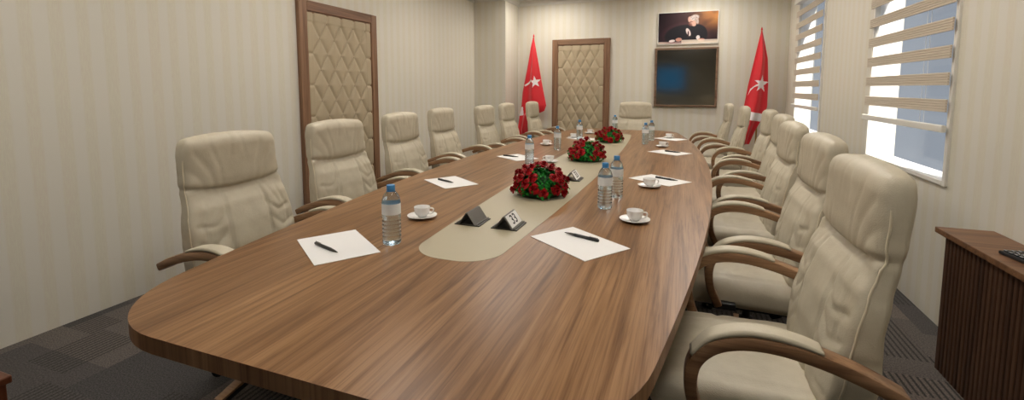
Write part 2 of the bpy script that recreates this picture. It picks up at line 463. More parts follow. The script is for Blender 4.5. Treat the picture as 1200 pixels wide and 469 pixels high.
def door(name, axis, a0, a1, ztop, wall, nrm):
    fwid, dp = .092, .042
    fr = bmesh.new(); top = bmesh.new()
    def bx_(b, p0, p1, q0, q1, d0, d1, bv=.006):
        lo, hi = sorted((wall + nrm * d0, wall + nrm * d1))
        if axis == 'Y': box(b, lo, hi, p0, p1, q0, q1, bv)
        else: box(b, p0, p1, lo, hi, q0, q1, bv)
    root = obj(name, padded_panel(axis, a0 + fwid - .004, a1 - fwid + .004, .005, ztop - fwid + .004, wall + nrm * .012, nrm), M['padding'], smooth=True)
    root['kind'] = 'structure'
    o = .001
    bx_(fr, a0, a0 + fwid, 0, ztop, o, dp); bx_(fr, a1 - fwid, a1, 0, ztop, o, dp)
    for (p, s) in ((a0 + fwid, 1), (a1 - fwid, -1)):
        lo, hi = sorted((p, p + s * .014)); bx_(fr, lo, hi, 0, ztop - fwid, o, .030, .003)
    obj('door_frame', fr, M['frame'], root)
    bx_(top, a0 + fwid, a1 - fwid, ztop - fwid, ztop, o, dp - .001); bx_(top, a0 + fwid, a1 - fwid, ztop - fwid - .014, ztop - fwid, o, .029, .003)
    obj('door_head', top, M['frame_h'] if axis == 'Y' else M['frame_x'], root)
    b = bmesh.new(); bx_(b, a0 + fwid, a1 - fwid, 0, ztop - fwid, o, .011, 0)
    obj('door_leaf', b, M['padding'], root)
    obj('tuft_button', buttons(axis, a0 + fwid, a1 - fwid, .005, ztop - fwid, wall + nrm * .012, nrm), M['padding'], root)['kind'] = 'stuff'
door('door_1', 'Y', 3.13, 4.205, 2.078, XL, 1)
door('door_2', 'X', -2.02, -1.085, 2.085, YF, -1)

# unseen ceiling light panels, added to light the room
lp = thing('added_light_panel', 'square ceiling panel added to light the room', 'ceiling light', (0, 0, 0), 0, 'added ceiling fill panels')
bm = bmesh.new()
for a in ((-.33, .33, -.33, -.3), (-.33, .33, .3, .33), (-.33, -.3, -.3, .3), (.3, .33, -.3, .3)): box(bm, *a, -.022, 0)
obj('fill_frame', bm, M['white'], lp)
obj('fill_diffuser', B(-.3, .3, -.3, .3, -.014, 0), M['fill_glow'], lp)
LP = [(x, y) for y in (.8, 2.8, 4.8, 6.6) for x in (-1.95, .20)]
lp.location = (LP[0][0], LP[0][1], ZC)
for x, y in LP[1:]: dup(lp, (x, y, ZC), 0, 'square ceiling panel added to light the room')

# ------------------------------------------------------------------ the table
XC = -.715
def hw(y): return .625 + .277 * (1 - ((y - 3.43) / 2.82) ** 2)
def table_outline(off=0.0):
    y0, y1, r = .632, 6.24, .30; right = []
    # right side going up, corners rounded
    def side(y): return hw(y)
    pts = []
    n = 60
    for i in range(n + 1):
        y = y0 + r * .9 + (y1 - y0 - 1.8 * r) * i / n; pts.append((side(y), y))
    # far corner bezier
    def corner(p, t0, q, t1, k=12):
        out = []
        for i in range(1, k):
            t = i / k; a = Vector(p); d = Vector(q)
            b = a + Vector(t0); c = d - Vector(t1)
            out.append(tuple((1 - t) ** 3 * a + 3 * (1 - t) ** 2 * t * b + 3 * (1 - t) * t * t * c + t ** 3 * d))
        return out
    sl = (pts[-1][0] - pts[-2][0]) / (pts[-1][1] - pts[-2][1])
    tl = (r * .9) * .58
    far = corner(pts[-1], (sl * tl, tl), (pts[-1][0] - r, y1), (-tl, 0))
    end = (pts[-1][0] - r, y1)
    sl0 = (pts[1][0] - pts[0][0]) / (pts[1][1] - pts[0][1])
    near = corner((pts[0][0] - r, y0), (tl, 0), pts[0], (sl0 * tl, tl))
    rs = [(pts[0][0] - r, y0)] + near + pts + far + [end]
    R_ = [(XC + x, y) for x, y in rs]; L_ = [(XC - x, y) for x, y in rs[::-1]]
    return R_ + L_
tb = thing('conference_table', 'long boat-shaped walnut conference table with a beige centre inlay', 'table', (XC, 3.43, 0))
bm = bmesh.new(); t, u, sd_ = prism(bm, [(x - XC, y - 3.43) for x, y in table_outline()], .71, .75)
bmesh.ops.bevel(bm, geom=[e for e in t.edges] + [e for e in u.edges], offset=.004, segments=3, affect='EDGES')
o = obj('tabletop', bm, [M['table'], M['table_edge']], tb, angle=35)
for p in o.data.polygons:
    if abs(p.normal.z) < .6: p.material_index = 1
def runner(e=0):
    y0, y1 = 1.272, 5.62; pts = []
    h = lambda y: .150 + .068 * (1 - ((y - 3.44) / 2.15) ** 2) + e
    r = .13
    rs = []
    for k in range(10): a = R(-90 + 9 * k); rs.append((h(y0 + r) - r * 1.0 + r * math.cos(a), y0 + r + r * math.sin(a)))
    for i in range(41): y = y0 + r + (y1 - y0 - 2 * r) * i / 40; rs.append((h(y), y))
    for k in range(1, 11): a = R(9 * k); rs.append((h(y1 - r) - r + r * math.cos(a), y1 - r + r * math.sin(a)))
    return [(x + .012, y - 3.43) for x, y in rs] + [(-x + .012, y - 3.43) for x, y in rs[::-1]]
bm = bmesh.new(); prism(bm, runner(), .7495, .7508); obj('centre_inlay', bm, M['inlay'], tb)
obj('section_joint', B(.24, hw(4.86) - .01, 4.86 - 3.43 - .0008, 4.86 - 3.43 + .0008, .7497, .7502), M['groove'], tb)
for yy, hwid in ((1.55, .36), (3.43, .40), (5.35, .36)):
    bm = bmesh.new(); box(bm, -hwid, hwid, yy - 3.43 - .16, yy - 3.43 + .16, 0.0, .07, .01); box(bm, -hwid + .07, hwid - .07, yy - 3.43 - .07, yy - 3.43 + .07, .07, .711, .008)
    obj('pedestal', bm, M['cab'], tb)

# ------------------------------------------------------------------ chairs
ZB0, ZB1 = .42, 1.108
PIPE = [(0, -.140), (.116, -.140), (.29, -.155), (.406, -.172), (.55, -.197), (.62, -.215), (.70, -.228), (.81, -.234), (.92, -.238), (1, -.246)]
REAR = [(0, -.225), (.116, -.235), (.29, -.243), (.406, -.246), (.55, -.258), (.65, -.275), (.74, -.288), (.83, -.293), (.92, -.297), (1, -.292)]
HW = [(0, .238), (.25, .258), (.45, .252), (.64, .232), (.80, .226), (1, .224)]
TS = .650                       # seam between headrest and back
FOLDS = [([(.50, .655), (.60, .78), (.86, .90)], .0045, .035), ([(.36, .66), (.40, .80), (.55, .93)], .003, .03),
         ([(.66, .65), (.80, .74), (.97, .80)], .004, .03), ([(.10, .98), (.16, .86)], .002, .04),
         ([(.38, .52), (.62, .44), (.9, .46)], .005, .022), ([(.38, .43), (.66, .33), (.92, .36)], .005, .022),
         ([(.38, .34), (.6, .25), (.9, .24)], .0045, .02), ([(.4, .24), (.66, .15), (.9, .14)], .004, .02),
         ([(.55, .60), (.66, .50)], .004, .03), ([(.36, .30), (.30, .16)], .003, .03), ([(.75, .58), (.82, .46), (.78, .36)], .004, .03)]
def back_fn(p):
    t = (p.z + .5); u = p.y / .5; s = p.x / .05          # s: -1 rear .. 1 front
    fx = lerpk(PIPE, t); th = fx - lerpk(REAR, t); w = lerpk(HW, t)
    y = u * w; z = ZB0 + (ZB1 - ZB0) * t
    front = max(0.0, min(1.0, (s + .15) / .8))
    x = fx - th * (1 - s) / 2
    au = abs(u)
    # wings come slightly forward, whole back gently hollow
    # pillow swell of headrest and lower pad
    if t > TS:
        q = (t - TS) / (1 - TS); sw = (1 - (2 * q - 1) ** 8) * (1 - au ** 8) * .022
    else:
        q = t / TS; sw = (1 - (2 * q - 1) ** 6) * (1 - au ** 3.5) * .024
    g = .017 * math.exp(-((t - TS - .035 * au * au) / .012) ** 2)         # horizontal crease
    d = 0
    if t < TS:
        d += .011 * math.exp(-((au - .37 + .04 * math.cos(t * 6)) / .022) ** 2) * min(1, (TS - t) / .05)
    a = (au, t)
    for line, dep, wd in FOLDS:
        sd = min(segdist(a, line[i], line[i + 1]) for i in range(len(line) - 1))
        if u < 0: sd += .012 * noise.noise(Vector((u * 3, t * 4, 1.7)))
        d += (1.25 if t < TS else .9) * dep * math.exp(-(sd / (wd * (.55 if t < TS else .8))) ** 2)
    nz = noise.noise(Vector((u * 2.6, t * 5.5, 3.1))) * .004 + noise.noise(Vector((u * 5 + t * 3, t * 12, 9.1))) * (.0024 if t < TS else .0008)
    x += front * (sw - g - d + nz)
    # the crease also nips the sides
    nip = math.exp(-((t - TS - .03) / .014) ** 2) * .004 + .003 * math.exp(-((t - .3) / .03) ** 2)
    y -= math.copysign(nip * min(1, au / .9) ** 8, u)
    sidew = noise.noise(Vector((s * 1.2, t * 13, 5 if u > 0 else 8))) * .003 * au ** 6
    y += math.copysign(sidew, u)
    if s < 0: x += -s * (.012 * (1 - au ** 4)) * -1 * (1 if t > .1 else 0) + -s * .004 * noise.noise(Vector((u * 3, t * 6, 20)))
    return Vector((x, y, z))
def seat_fn(p):
    u = p.y / .25; v = p.x / .26; top = 1 if p.z > 0 else 0
    x = p.x + .035; y = p.y * (1 - .05 * v); z = .425 + p.z
    if top:
        z += .012 * (1 - u * u) * (1 - v ** 4) - .018 * max(0, v) ** 4
        z -= .006 * math.exp(-((abs(u) - .72) / .03) ** 2) + .005 * math.exp(-((v - .12 - .1 * u * u) / .03) ** 2)
        z += .004 * noise.noise(Vector((u * 3, v * 3, 2))) + .002 * noise.noise(Vector((u * 7, v * 9, 2)))
    return Vector((x, y, z))
ARM = [(-.262, .600), (-.19, .632), (-.10, .661), (-.01, .677), (.070, .674), (.135, .650), (.176, .604), (.187, .545), (.175, .470), (.145, .400)]
def make_chair():
    c = thing('office_chair', '', 'chair', (0, 0, 0), 0, 'cream leather office chairs around the conference table')
    obj('seat', rbox((30, 30, 10), (.26, .25, .058), .045, seat_fn), M['leather'], c, smooth=True)
    bk = obj('backrest', rbox((8, 56, 76), (.05, .5, .5), .030, None), M['leather'], c, smooth=True)
    # second pass: the rounded box above is in unit space, so deform it here
    me = bk.data
    for v in me.vertices:
        p = v.co.copy()
        # rounder top corners
        if p.z > .34:
            k = (p.z - .34) / .16; p.y *= 1 - .07 * max(0, k) ** 3
        v.co = back_fn(p); v.co.z -= .020 * (abs(p.y) / .5) ** 2.4 * max(0, (p.z + .1) / .6) ** 3
    # piping along both front edges of the backrest
    for sgn in (-1, 1):
        pts = []
        for i in range(41):
            t = .03 + .955 * i / 40; k = max(0, (t - .84) / .16); ci = max(0, (i - 34) / 6)
            q = back_fn(Vector((.030, sgn * .497 * (1 - .07 * k ** 3 - .20 * ci ** 2), t - .5))); q.z -= .020 * max(0, (t - .4) / .6) ** 3
            pts.append(q)
        obj('piping', tube(bmesh.new(), pts, .0032, 6), M['piping'], bk, smooth=True)
    for sgn in (-1, 1):
        path = catmull([(x, sgn * (.308 - (.018 if i > 7 else 0) * (i - 7)), z) for i, (x, z) in enumerate(ARM)], 5)
        n = len(path); hs = [.031 + .006 * math.sin(math.pi * min(1, i / n * 1.2)) for i in range(n)]
        a = obj('armrest', sweep_rect(bmesh.new(), path, [.058 - .012 * max(0, (i / n - .6) / .4) for i in range(n)], hs, rnd=.22), M['arm'], c, angle=40)
        pad = catmull([(x, sgn * .308, z) for x, z in ((-.100, .682), (-.06, .693), (.0, .702), (.070, .699), (.142, .673), (.188, .622))], 6)
        m = len(pad); ph = [.005 + .012 * math.sin(math.pi * min(1, max(0, (i + .8) / (m + .6)))) ** .5 for i in range(m)]
        obj('arm_pad', sweep_rect(bmesh.new(), pad, .054, ph, rnd=.42), M['leather'], a, smooth=True)
        # bracket from arm to the seat side
        obj('arm_bracket', B(.075, .165, min(sgn * .20, sgn * .275), max(sgn * .20, sgn * .275), .378, .405, .004), M['black'], a)
    obj('seat_plate', B(-.14, .16, -.17, .17, .335, .375, .01), M['black'], c)
    bm = bmesh.new(); sweep_rect(bm, catmull([(-.10, 0, .352), (-.20, 0, .36), (-.245, 0, .42), (-.235, 0, .52)], 5), .10, .016, rnd=.3)
    obj('back_bar', bm, M['black'], c, angle=40)
    bm = bmesh.new(); lathe(bm, [(.042, .10), (.042, .13), (.03, .14), (.03, .24), (.018, .245), (.018, .34)], 20); obj('gas_lift', bm, M['black'], c, angle=40)
    for k in range(5):
        a = R(-90 + 72 * k); d = Vector((math.cos(a), math.sin(a), 0)); s = Vector((-d.y, d.x, 0))
        pts = catmull([d * .02 + Vector((0, 0, .115)), d * .12 + Vector((0, 0, .112)), d * .22 + Vector((0, 0, .097)), d * .315 + Vector((0, 0, .078))], 5)
        n = len(pts)
        lg = obj('base_leg', sweep_rect(bmesh.new(), pts, [.056 - .018 * i / n for i in range(n)], .022, side=s), M['black'], c, angle=40)
        pts = [p + Vector((0, 0, .015)) for p in pts[3:]]
        obj('wood_cap', sweep_rect(bmesh.new(), pts, [.05 - .016 * i / n for i in range(len(pts))], .012, side=s), M['arm'], lg, angle=40)
        bm = bmesh.new(); e = d * .300
        for o_ in (-.014, .014):
            for j in (0,):
                q = [e + s * (o_ - .008), e + s * (o_ + .008)]
                tube(bm, [q[0] + Vector((0, 0, .026)), q[1] + Vector((0, 0, .026))], .0255, 16)
        box(bm, e.x - .006, e.x + .006, e.y - .006, e.y + .006, .026, .068)
        obj('caster', bm, M['blackgloss'], lg, angle=40)
    return c
ch = make_chair()
ordn = ['nearest', 'second', 'third', 'fourth', 'fifth', 'sixth', 'farthest']
extraL = ['beside the open stretch of left wall', 'in front of the padded left door', 'just past the padded left door', 'before plain wall', 'nearest the corner pier', 'just past the corner pier', 'in front of the left red flag']
extraR = ['its armrest cut by the bottom edge', 'below the near window sill', 'overlapping the gap between windows', 'mostly hidden', 'in front of the right red flag', 'just left of the right red flag', 'below the wall screen']
LCH = [(-1.655, 1.485, 0), (-1.77, 2.29, -2), (-1.89, 3.18, 0), (-2.0, 4.05, 0), (-1.89, 4.87, 0), (-1.94, 5.72, 0), (-1.84, 6.52, 0)]
RCH = [(.229, 1.54, 0), (.310, 2.31, 0), (.355, 3.10, 0), (.455, 3.95, 0), (.500, 4.80, 0), (.383, 5.65, 0), (.300, 6.48, 0)]
first = True
for i, (x, y, a) in enumerate(LCH):
    lb = 'cream chair on the left, %s in its row, %s' % (ordn[i], extraL[i])
    if first: ch.location = (x, y, 0); ch.rotation_euler.z = R(a); ch['label'] = lb; first = False
    else: dup(ch, (x, y, 0), R(a), lb)
for i, (x, y, a) in enumerate(RCH):
    dup(ch, (x, y, 0), R(180 + a), 'cream chair on the right, %s in its row, %s' % (ordn[i], extraR[i]))
dup(ch, (-.63, 6.50, 0), R(-90), 'cream leather chair at the far head of the table, facing the camera')

# ------------------------------------------------------------------ blinds
def make_blind(y0, y1, label, lean):
    b = thing('zebra_blind', label, 'blind', (XR - .03, (y0 + y1) / 2, 1.07), 0, 'window blinds')
    w = (y1 - y0) / 2 + .004; H0 = 1.07
    bm = bmesh.new(); box(bm, -.018, .006, -w, w, -.006, .034, .006); obj('bottom_rail', bm, M['pvc'], b)
    k = 0; z = .104
    while z + .07 < ZH - H0 - .02:
        bm = bmesh.new(); n = 5
        for j in range(n):
            box(bm, -.006, .004, -w + .004, w - .004, z + j * .0142, z + j * .0142 + .0118, .0018, 1)
        box(bm, -.0015, .0015, -w + .005, w - .005, z, z + .069)
        obj('fabric_band', bm, M['blind'], b); z += .1445; k += 1
    bm = bmesh.new(); box(bm, -.035, .02, -w - .004, w + .004, ZH - H0 - .02, ZH - H0 + .05, .008); obj('head_rail', bm, M['pvc'], b)
    bm = bmesh.new()
    for yy in (-w * .56, -w * .48, w * .5):
        tube(bm, [(.006, yy, .03), (.006, yy, ZH - H0 - .02)], .0012, 6)
    obj('lift_cord', bm, M['cord'], b)
make_blind(*WIN[0], 'beige zebra blind in the near window on the right', 0)
make_blind(*WIN[1], 'beige zebra blind in the far window beside the red flag', 0)

# ------------------------------------------------------------------ low slatted cabinet at the right
CX0, CY0, CY1, CZ = 1.145, 1.0, 2.585, .655
cb = thing('slatted_cabinet', 'low dark walnut cabinet with vertical slats along the right wall', 'cabinet', (CX0, (CY0 + CY1) / 2, 0))
yc = (CY0 + CY1) / 2
bm = bmesh.new(); box(bm, .018, XR - CX0 - .004, CY0 - yc, CY1 - yc, 0, CZ - .026); obj('body', bm, M['groove'], cb)
bm = bmesh.new(); box(bm, -.012, XR - CX0 - .003, CY0 - yc - .01, CY1 - yc + .085, CZ - .026, CZ, .003); obj('top_board', bm, M['cab_top'], cb)
bm = bmesh.new(); yy = CY0 - yc
while yy < CY1 - yc - .01:
    box(bm, .0, .024, yy, yy + .0215, .0, CZ - .027, .004, 2); yy += .0285
box(bm, .0, XR - CX0 - .005, CY1 - yc - .004, CY1 - yc + .012, 0, CZ - .027, .002)
obj('slatted_front', bm, M['cab'], cb)
# black ribbed device on it
kb = thing('keyboard', 'black ribbed keyboard lying on the slatted cabinet at the right edge', 'keyboard', (1.262, 2.22, CZ), R(8))
bm = bmesh.new(); box(bm, -.065, .065, -.20, .10, .0, .014, .004); obj('body', bm, M['black'], kb)
for i in range(5):
    for j in range(12):
        bm = bmesh.new(); box(bm, -.058 + i * .0235, -.058 + i * .0235 + .019, -.19 + j * .0235, -.19 + j * .0235 + .019, .014, .021, .002, 1)
        obj('key', bm, M['blackgloss'], kb)
# reddish cabinet at the lower-left corner
sc_ = thing('side_cabinet', 'reddish wooden side cabinet cut off at the lower left edge', 'cabinet', (-2.10, .40, 0))
bm = bmesh.new(); box(bm, -.23, .235, -.28, .285, .02, .425, .004); obj('body', bm, M['redwood'], sc_)
bm = bmesh.new(); box(bm, -.24, .245, -.29, .295, .425, .448, .004); obj('top_board', bm, M['redwood'], sc_)
bm = bmesh.new(); box(bm, .235, .243, -.01, .0, .08, .38, .002); obj('door_seam', bm, M['groove'], sc_)

# ------------------------------------------------------------------ screen and portrait on the far wall
tv = thing('wall_screen', 'dark wall screen in a brown frame below the portrait', 'screen', (.027, YF, 1.462))
bm = bmesh.new()
a, b, c = .440, .440, .032
box(bm, -a, a, -.045, -.001, b - c, b, .005); box(bm, -a, a, -.045, -.001, -b, -b + c, .005)
box(bm, -a, -a + c, -.045, -.001, -b + c, b - c, .005); box(bm, a - c, a, -.045, -.001, -b + c, b - c, .005)
obj('frame', bm, M['tvframe'], tv); obj('display', B(-a + c, a - c, -.028, -.002, -b + c, b - c), M['screen'], tv)
pt = thing('portrait_picture', 'portrait print of a grey-haired person writing at a desk, above the wall screen', 'picture', (.034, YF, 2.187))
hwp, hhp = .420, .238
bm = bmesh.new(); box(bm, -hwp, hwp, -.030, -.001, -hhp, hhp, .002); obj('frame', bm, M['pvc'], pt)
def portrait():
    nx, nz = 210, 120; bm = bmesh.new(); V = []
    lay = bm.verts.layers.float_color.new('paint')
    def ell(x, z, cx, cz, rx, rz, rot=0):
        dx, dz = x - cx, z - cz; c_, s_ = math.cos(rot), math.sin(rot); u = (dx * c_ + dz * s_) / rx; v = (-dx * s_ + dz * c_) / rz
        return u * u + v * v
    def mixc(a, b, t): t = max(0, min(1, t)); return tuple(a[i] + (b[i] - a[i]) * t for i in range(3))
    def soft(d, e=.18): return max(0, min(1, (1 + e - d) / (2 * e)))
    def col(x, z):      # x,z in 0..1 (x right, z up)
        c = mixc((26, 10, 20), (74, 36, 36), .5 - abs(x - .38))
        glow = math.exp(-((x - 1.0) ** 2 / .12 + (z - 1.0) ** 2 / .28)); c = mixc(c, (232, 158, 76), glow)
        ray = math.exp(-(((x - z * .55 - .42) / .13) ** 2)) * z * .55; c = mixc(c, (150, 92, 56), ray)
        n = noise.noise(Vector((x * 7, z * 5, 4))); c = mixc(c, (12, 6, 10), max(0, n) * .4)
        if z < .06: c = (196, 176, 160)
        # halo and shoulders
        c = mixc(c, (92, 56, 60), soft(ell(x, z, .47, .26, .40, .40), .3) * .5)
        c = mixc(c, (22, 18, 24), soft(ell(x, z, .47, .22, .36, .38), .12) if z > .06 else 0)
        c = mixc(c, (22, 18, 24), soft(ell(x, z, .66, .30, .17, .30), .1) if z > .06 else 0)
        # shirt, neck, tie
        c = mixc(c, (214, 196, 190), soft(ell(x, z, .515, .36, .035, .13, .2)))
        c = mixc(c, (60, 30, 34), soft(ell(x, z, .515, .30, .012, .10)))
        # face, hair
        c = mixc(c, (214, 166, 146), soft(ell(x, z, .572, .70, .058, .165, .25)))
        c = mixc(c, (120, 70, 60), soft(ell(x, z, .545, .60, .030, .06, .25), .5) * .7)
        c = mixc(c, (80, 44, 40), soft(ell(x, z, .548, .68, .038, .014, .25), .4) * .8)
        c = mixc(c, (206, 192, 184), soft(ell(x, z, .612, .82, .072, .095, -.35), .35)); c = mixc(c, (190, 168, 156), soft(ell(x, z, .655, .72, .028, .11, .1), .4))
        c = mixc(c, (120, 104, 98), max(0, 1.3 * noise.noise(Vector((x * 60, z * 26, 1)))) * soft(ell(x, z, .62, .80, .085, .12, -.3)))
        # hands, cuffs, paper
        c = mixc(c, (196, 140, 122), soft(ell(x, z, .355, .13, .055, .06, -.3)))
        c = mixc(c, (226, 214, 210), soft(ell(x, z, .24, .09, .055, .04, .4)))
        c = mixc(c, (226, 214, 210), soft(ell(x, z, .68, .18, .032, .07)))
        c = mixc(c, (196, 140, 122), soft(ell(x, z, .735, .10, .06, .05)))
        if z < .11 and x > .40: c = mixc(c, (226, 210, 190), .85)
        return c
    for i in range(nx + 1):
        row = []
        for k in range(nz + 1):
            x, z = i / nx, k / nz; v = bm.verts.new((-hwp + .012 + x * (2 * hwp - .024), -.0312, -hhp + .012 + z * (2 * hhp - .024)))
            cc = col(x, z); v[lay] = srgb(*cc); row.append(v)
        V.append(row)
    for i in range(nx):
        for k in range(nz): bm.faces.new((V[i][k], V[i + 1][k], V[i + 1][k + 1], V[i][k + 1]))
    return bm
obj('print', portrait(), M['paint'], pt)
# glowing panel added behind the camera to make the blue reflection in the wall screen
ds = thing('reflection_panel', 'blue glowing panel added behind the camera for the reflection in the wall screen', 'screen', (-.44, YB, 1.63))
obj('housing', B(-.50, .50, .001, .04, -.42, .42, bevel=.004), M['black'], ds); obj('panel', B(-.47, .47, .04, .043, -.39, .39), M['blue'], ds)

# ------------------------------------------------------------------ flags
def make_flag(name_label, loc, edges, star, crescent, patch, seed):
    """edges: list of (z, xl, xr); cloth hangs from a slanting pole in deep folds"""
    f = thing('flag', name_label, 'flag', loc, 0, 'red flags on stands')
    zt, zb = edges[0][0], edges[-1][0]
    def E(z, k):
        for (a, *va), (b, *vb) in zip(edges, edges[1:]):
            if z >= b:
                s = (a - z) / (a - b); return va[k] + (vb[k] - va[k]) * s
        return edges[-1][1 + k]
    def S(u, z, push=0):
        xl, xr = E(z, 0), E(z, 1); w = xr - xl
        ph = u * 3.4 * math.pi + seed + 1.2 * math.sin(z * 1.7)
        dep = (.10 * min(1, w / .22)) * math.cos((u - .5) * math.pi)
        y = -dep - .030 * min(1, w / .2) * math.sin(ph) - push
        return Vector((xl + w * u, y, z))
    nu, nz = 60, 90; bm = bmesh.new(); V = [[bm.verts.new(S(i / nu, zt + (zb - zt) * k / nz)) for k in range(nz + 1)] for i in range(nu + 1)]
    for i in range(nu):
        for k in range(nz): bm.faces.new((V[i][k], V[i + 1][k], V[i + 1][k + 1], V[i][k + 1]))
    cl = obj('cloth', bm, M['red'], f, smooth=True)
    sm = cl.modifiers.new('thickness', 'SOLIDIFY'); sm.thickness = .004; sm.offset = 1
    # marks follow the folds: grid cells inside a shape
    def mark(nm, test, x0, x1, z0, z1, n=46):
        bm = bmesh.new(); vv = {}
        for i in range(n):
            for k in range(n):
                px, pz = x0 + (x1 - x0) * (i + .5) / n, z0 + (z1 - z0) * (k + .5) / n
                if not test(px, pz): continue
                q = []
                for di, dk in ((0, 0), (1, 0), (1, 1), (0, 1)):
                    key = (i + di, k + dk)
                    if key not in vv:
                        X = x0 + (x1 - x0) * key[0] / n; Z = z0 + (z1 - z0) * key[1] / n
                        u = (X - E(Z, 0)) / max(.01, E(Z, 1) - E(Z, 0)); vv[key] = bm.verts.new(S(u, Z, .0075))
                    q.append(vv[key])
                bm.faces.new(q)
        if bm.faces: obj(nm, bm, M['flagwhite'], f, smooth=True)
    sx, sz, sr, srot = star
    poly = []
    for k in range(10):
        a = R(90 + 36 * k) + srot; r = sr if k % 2 == 0 else sr * .40; poly.append((sx + r * math.cos(a) * .72, sz + r * math.sin(a)))
    def inpoly(px, pz, P):
        c = False
        for i in range(len(P)):
            (x1, z1), (x2, z2) = P[i], P[i - 1]
            if (z1 > pz) != (z2 > pz) and px < (x2 - x1) * (pz - z1) / (z2 - z1) + x1: c = not c
        return c
    mark('star', lambda x, z: inpoly(x, z, poly), sx - sr, sx + sr, sz - sr, sz + sr)
    mark('crescent', lambda x, z: inpoly(x, z, crescent), min(p[0] for p in crescent), max(p[0] for p in crescent), min(p[1] for p in crescent), max(p[1] for p in crescent))
    mark('crescent_fold', lambda x, z: inpoly(x, z, patch) and .02 < (x - E(z, 0)) / (E(z, 1) - E(z, 0)) < .98, min(p[0] for p in patch), max(p[0] for p in patch), min(p[1] for p in patch), max(p[1] for p in patch))
    bm = bmesh.new(); xt = (edges[0][1] + edges[0][2]) / 2
    tube(bm, [(0, .012, .02), (xt, .012, zt + .0)], .011, 12); obj('pole', bm, M['gold'], f, smooth=True)
    bm = bmesh.new(); lathe(bm, [(.002, .0), (.013, .008), (.010, .022), (.003, .045)], 14, xt, .012, zt - .002); obj('finial', bm, M['red'], f, smooth=True)
    bm = bmesh.new(); lathe(bm, [(.16, 0), (.16, .018), (.12, .034), (.03, .045), (.024, .10), (.02, .12)], 32); obj('stand', bm, M['gold'], f, angle=40)
    return f
FLAG_Y = 7.13
make_flag('red flag with white star on a stand, left of the far door', (-2.30, FLAG_Y, 0),
          [(2.125, .012, .022), (1.95, -.03, .052), (1.60, -.085, .115), (1.25, -.155, .185), (1.02, -.175, .235), (.93, -.19, .20), (.86, -.21, .02), (.62, -.24, -.05), (.50, -.20, -.10)],
          (.075, 1.40, .10, .15), [(-.10, 1.33), (-.03, 1.37), (.03, 1.43), (.01, 1.44), (-.05, 1.39), (-.12, 1.35)],
          [(-.30, .97), (-.14, 1.00), (-.13, .86), (-.30, .84)], .4)
make_flag('red flag with white star on a stand, right of the wall screen', (.97, FLAG_Y, 0),
          [(2.09, .008, .018), (1.90, -.03, .06), (1.70, -.065, .10), (1.35, -.125, .118), (1.05, -.165, .118), (.96, -.175, .10), (.70, -.20, -.02), (.52, -.21, -.08)],
          (.028, 1.36, .125, -.1), [(-.125, 1.20), (-.10, 1.29), (-.04, 1.35), (.02, 1.37), (.0, 1.345), (-.06, 1.315), (-.10, 1.26)],
          [(-.19, 1.0), (.06, .95), (.06, .84), (-.19, .88)], 2.0)

# ------------------------------------------------------------------ things on the table
ZT = .7502
# paper sheets
def make_sheet(): return tag(obj('paper_sheet', B(-.1485, .1485, -.105, .105, 0, .0016), M['paper']), '', 'paper', 'paper sheets on the table')
# (centre, angle of the long side, label)
SH = [((-1.122, 1.253), 34.7 - 90, 'blank white sheet with a pen, nearest on the left side of the table'),
      ((-.335, 1.584), 35.5 - 90, 'blank white sheet with a pen, nearest on the right side of the table'),
      ((-1.268, 2.369), -36, 'blank white sheet with a pen, second along the left side of the table'),
      ((-.115, 2.86), -40, 'blank white sheet with a pen, second along the right side, behind a cup'),
      ((-1.225, 3.415), -42, 'blank white sheet with a pen, third along the left side, beside a bottle'),
      ((-.09, 4.13), -44, 'blank white sheet with a pen, third along the right side'),
      ((-1.02, 4.95), -42, 'white sheet farthest along the left side, behind the far flowers'),
      ((-.11, 5.25), -44, 'white sheet farthest along the right side, under a small cup')]
ANG = {0: -55.3 + 0, 1: -54.6}
def sheet_angle(i):
    # long side direction measured from the photograph's corners
    return [R(-35.0), R(-36.0), R(-36), R(-36), R(-36), R(-36), R(-36), R(-36)][i]
s0 = make_sheet()
for i, ((x, y), a, lb) in enumerate(SH):
    o = s0 if i == 0 else s0.copy()
    if i: COL.objects.link(o)
    o.location = (x, y, ZT + .0004); o.rotation_euler = (0, 0, sheet_angle(i)); o['label'] = lb
# pens
def make_pen():
    p = thing('pen', '', 'pen', (0, 0, 0), 0, 'black pens lying on the sheets')
    rot = Matrix.Rotation(R(90), 4, 'Y')
    bm = bmesh.new(); lathe(bm, [(.004, -.073), (.0052, -.071), (.0056, -.01), (.0058, .028), (.0056, .030)], 16); bm.transform(rot); obj('barrel', bm, M['pen'], p, angle=40)
    bm = bmesh.new(); lathe(bm, [(.0052, .030), (.0044, .048), (.0020, .068), (.0008, .075)], 16); bm.transform(rot); obj('tip', bm, M['darkgrey'], p, angle=40)
    bm = bmesh.new(); box(bm, -.068, -.032, -.0018, .0018, .0056, .0076, .0006); box(bm, -.070, -.067, -.0018, .0018, .003, .0076, .0004); obj('clip', bm, M['silver'], p)
    return p
PN = [((-1.132, 1.211), -18.9, 'on the nearest left sheet'), ((-.334, 1.633), 159.4, 'on the nearest right sheet'), ((-1.298, 2.364), -24, 'on the second left sheet'),
      ((-.077, 2.882), -28, 'on the second right sheet'), ((-1.285, 3.425), -14, 'on the third left sheet'), ((-.066, 4.147), -30, 'on the third right sheet')]
p0 = make_pen()
for i, ((x, y), a, lb) in enumerate(PN):
    lb = 'black pen lying ' + lb; loc = (x, y, ZT + .0078)
    if i == 0: p0.location = loc; p0.rotation_euler.z = R(a); p0['label'] = lb
    else: dup(p0, loc, R(a), lb)
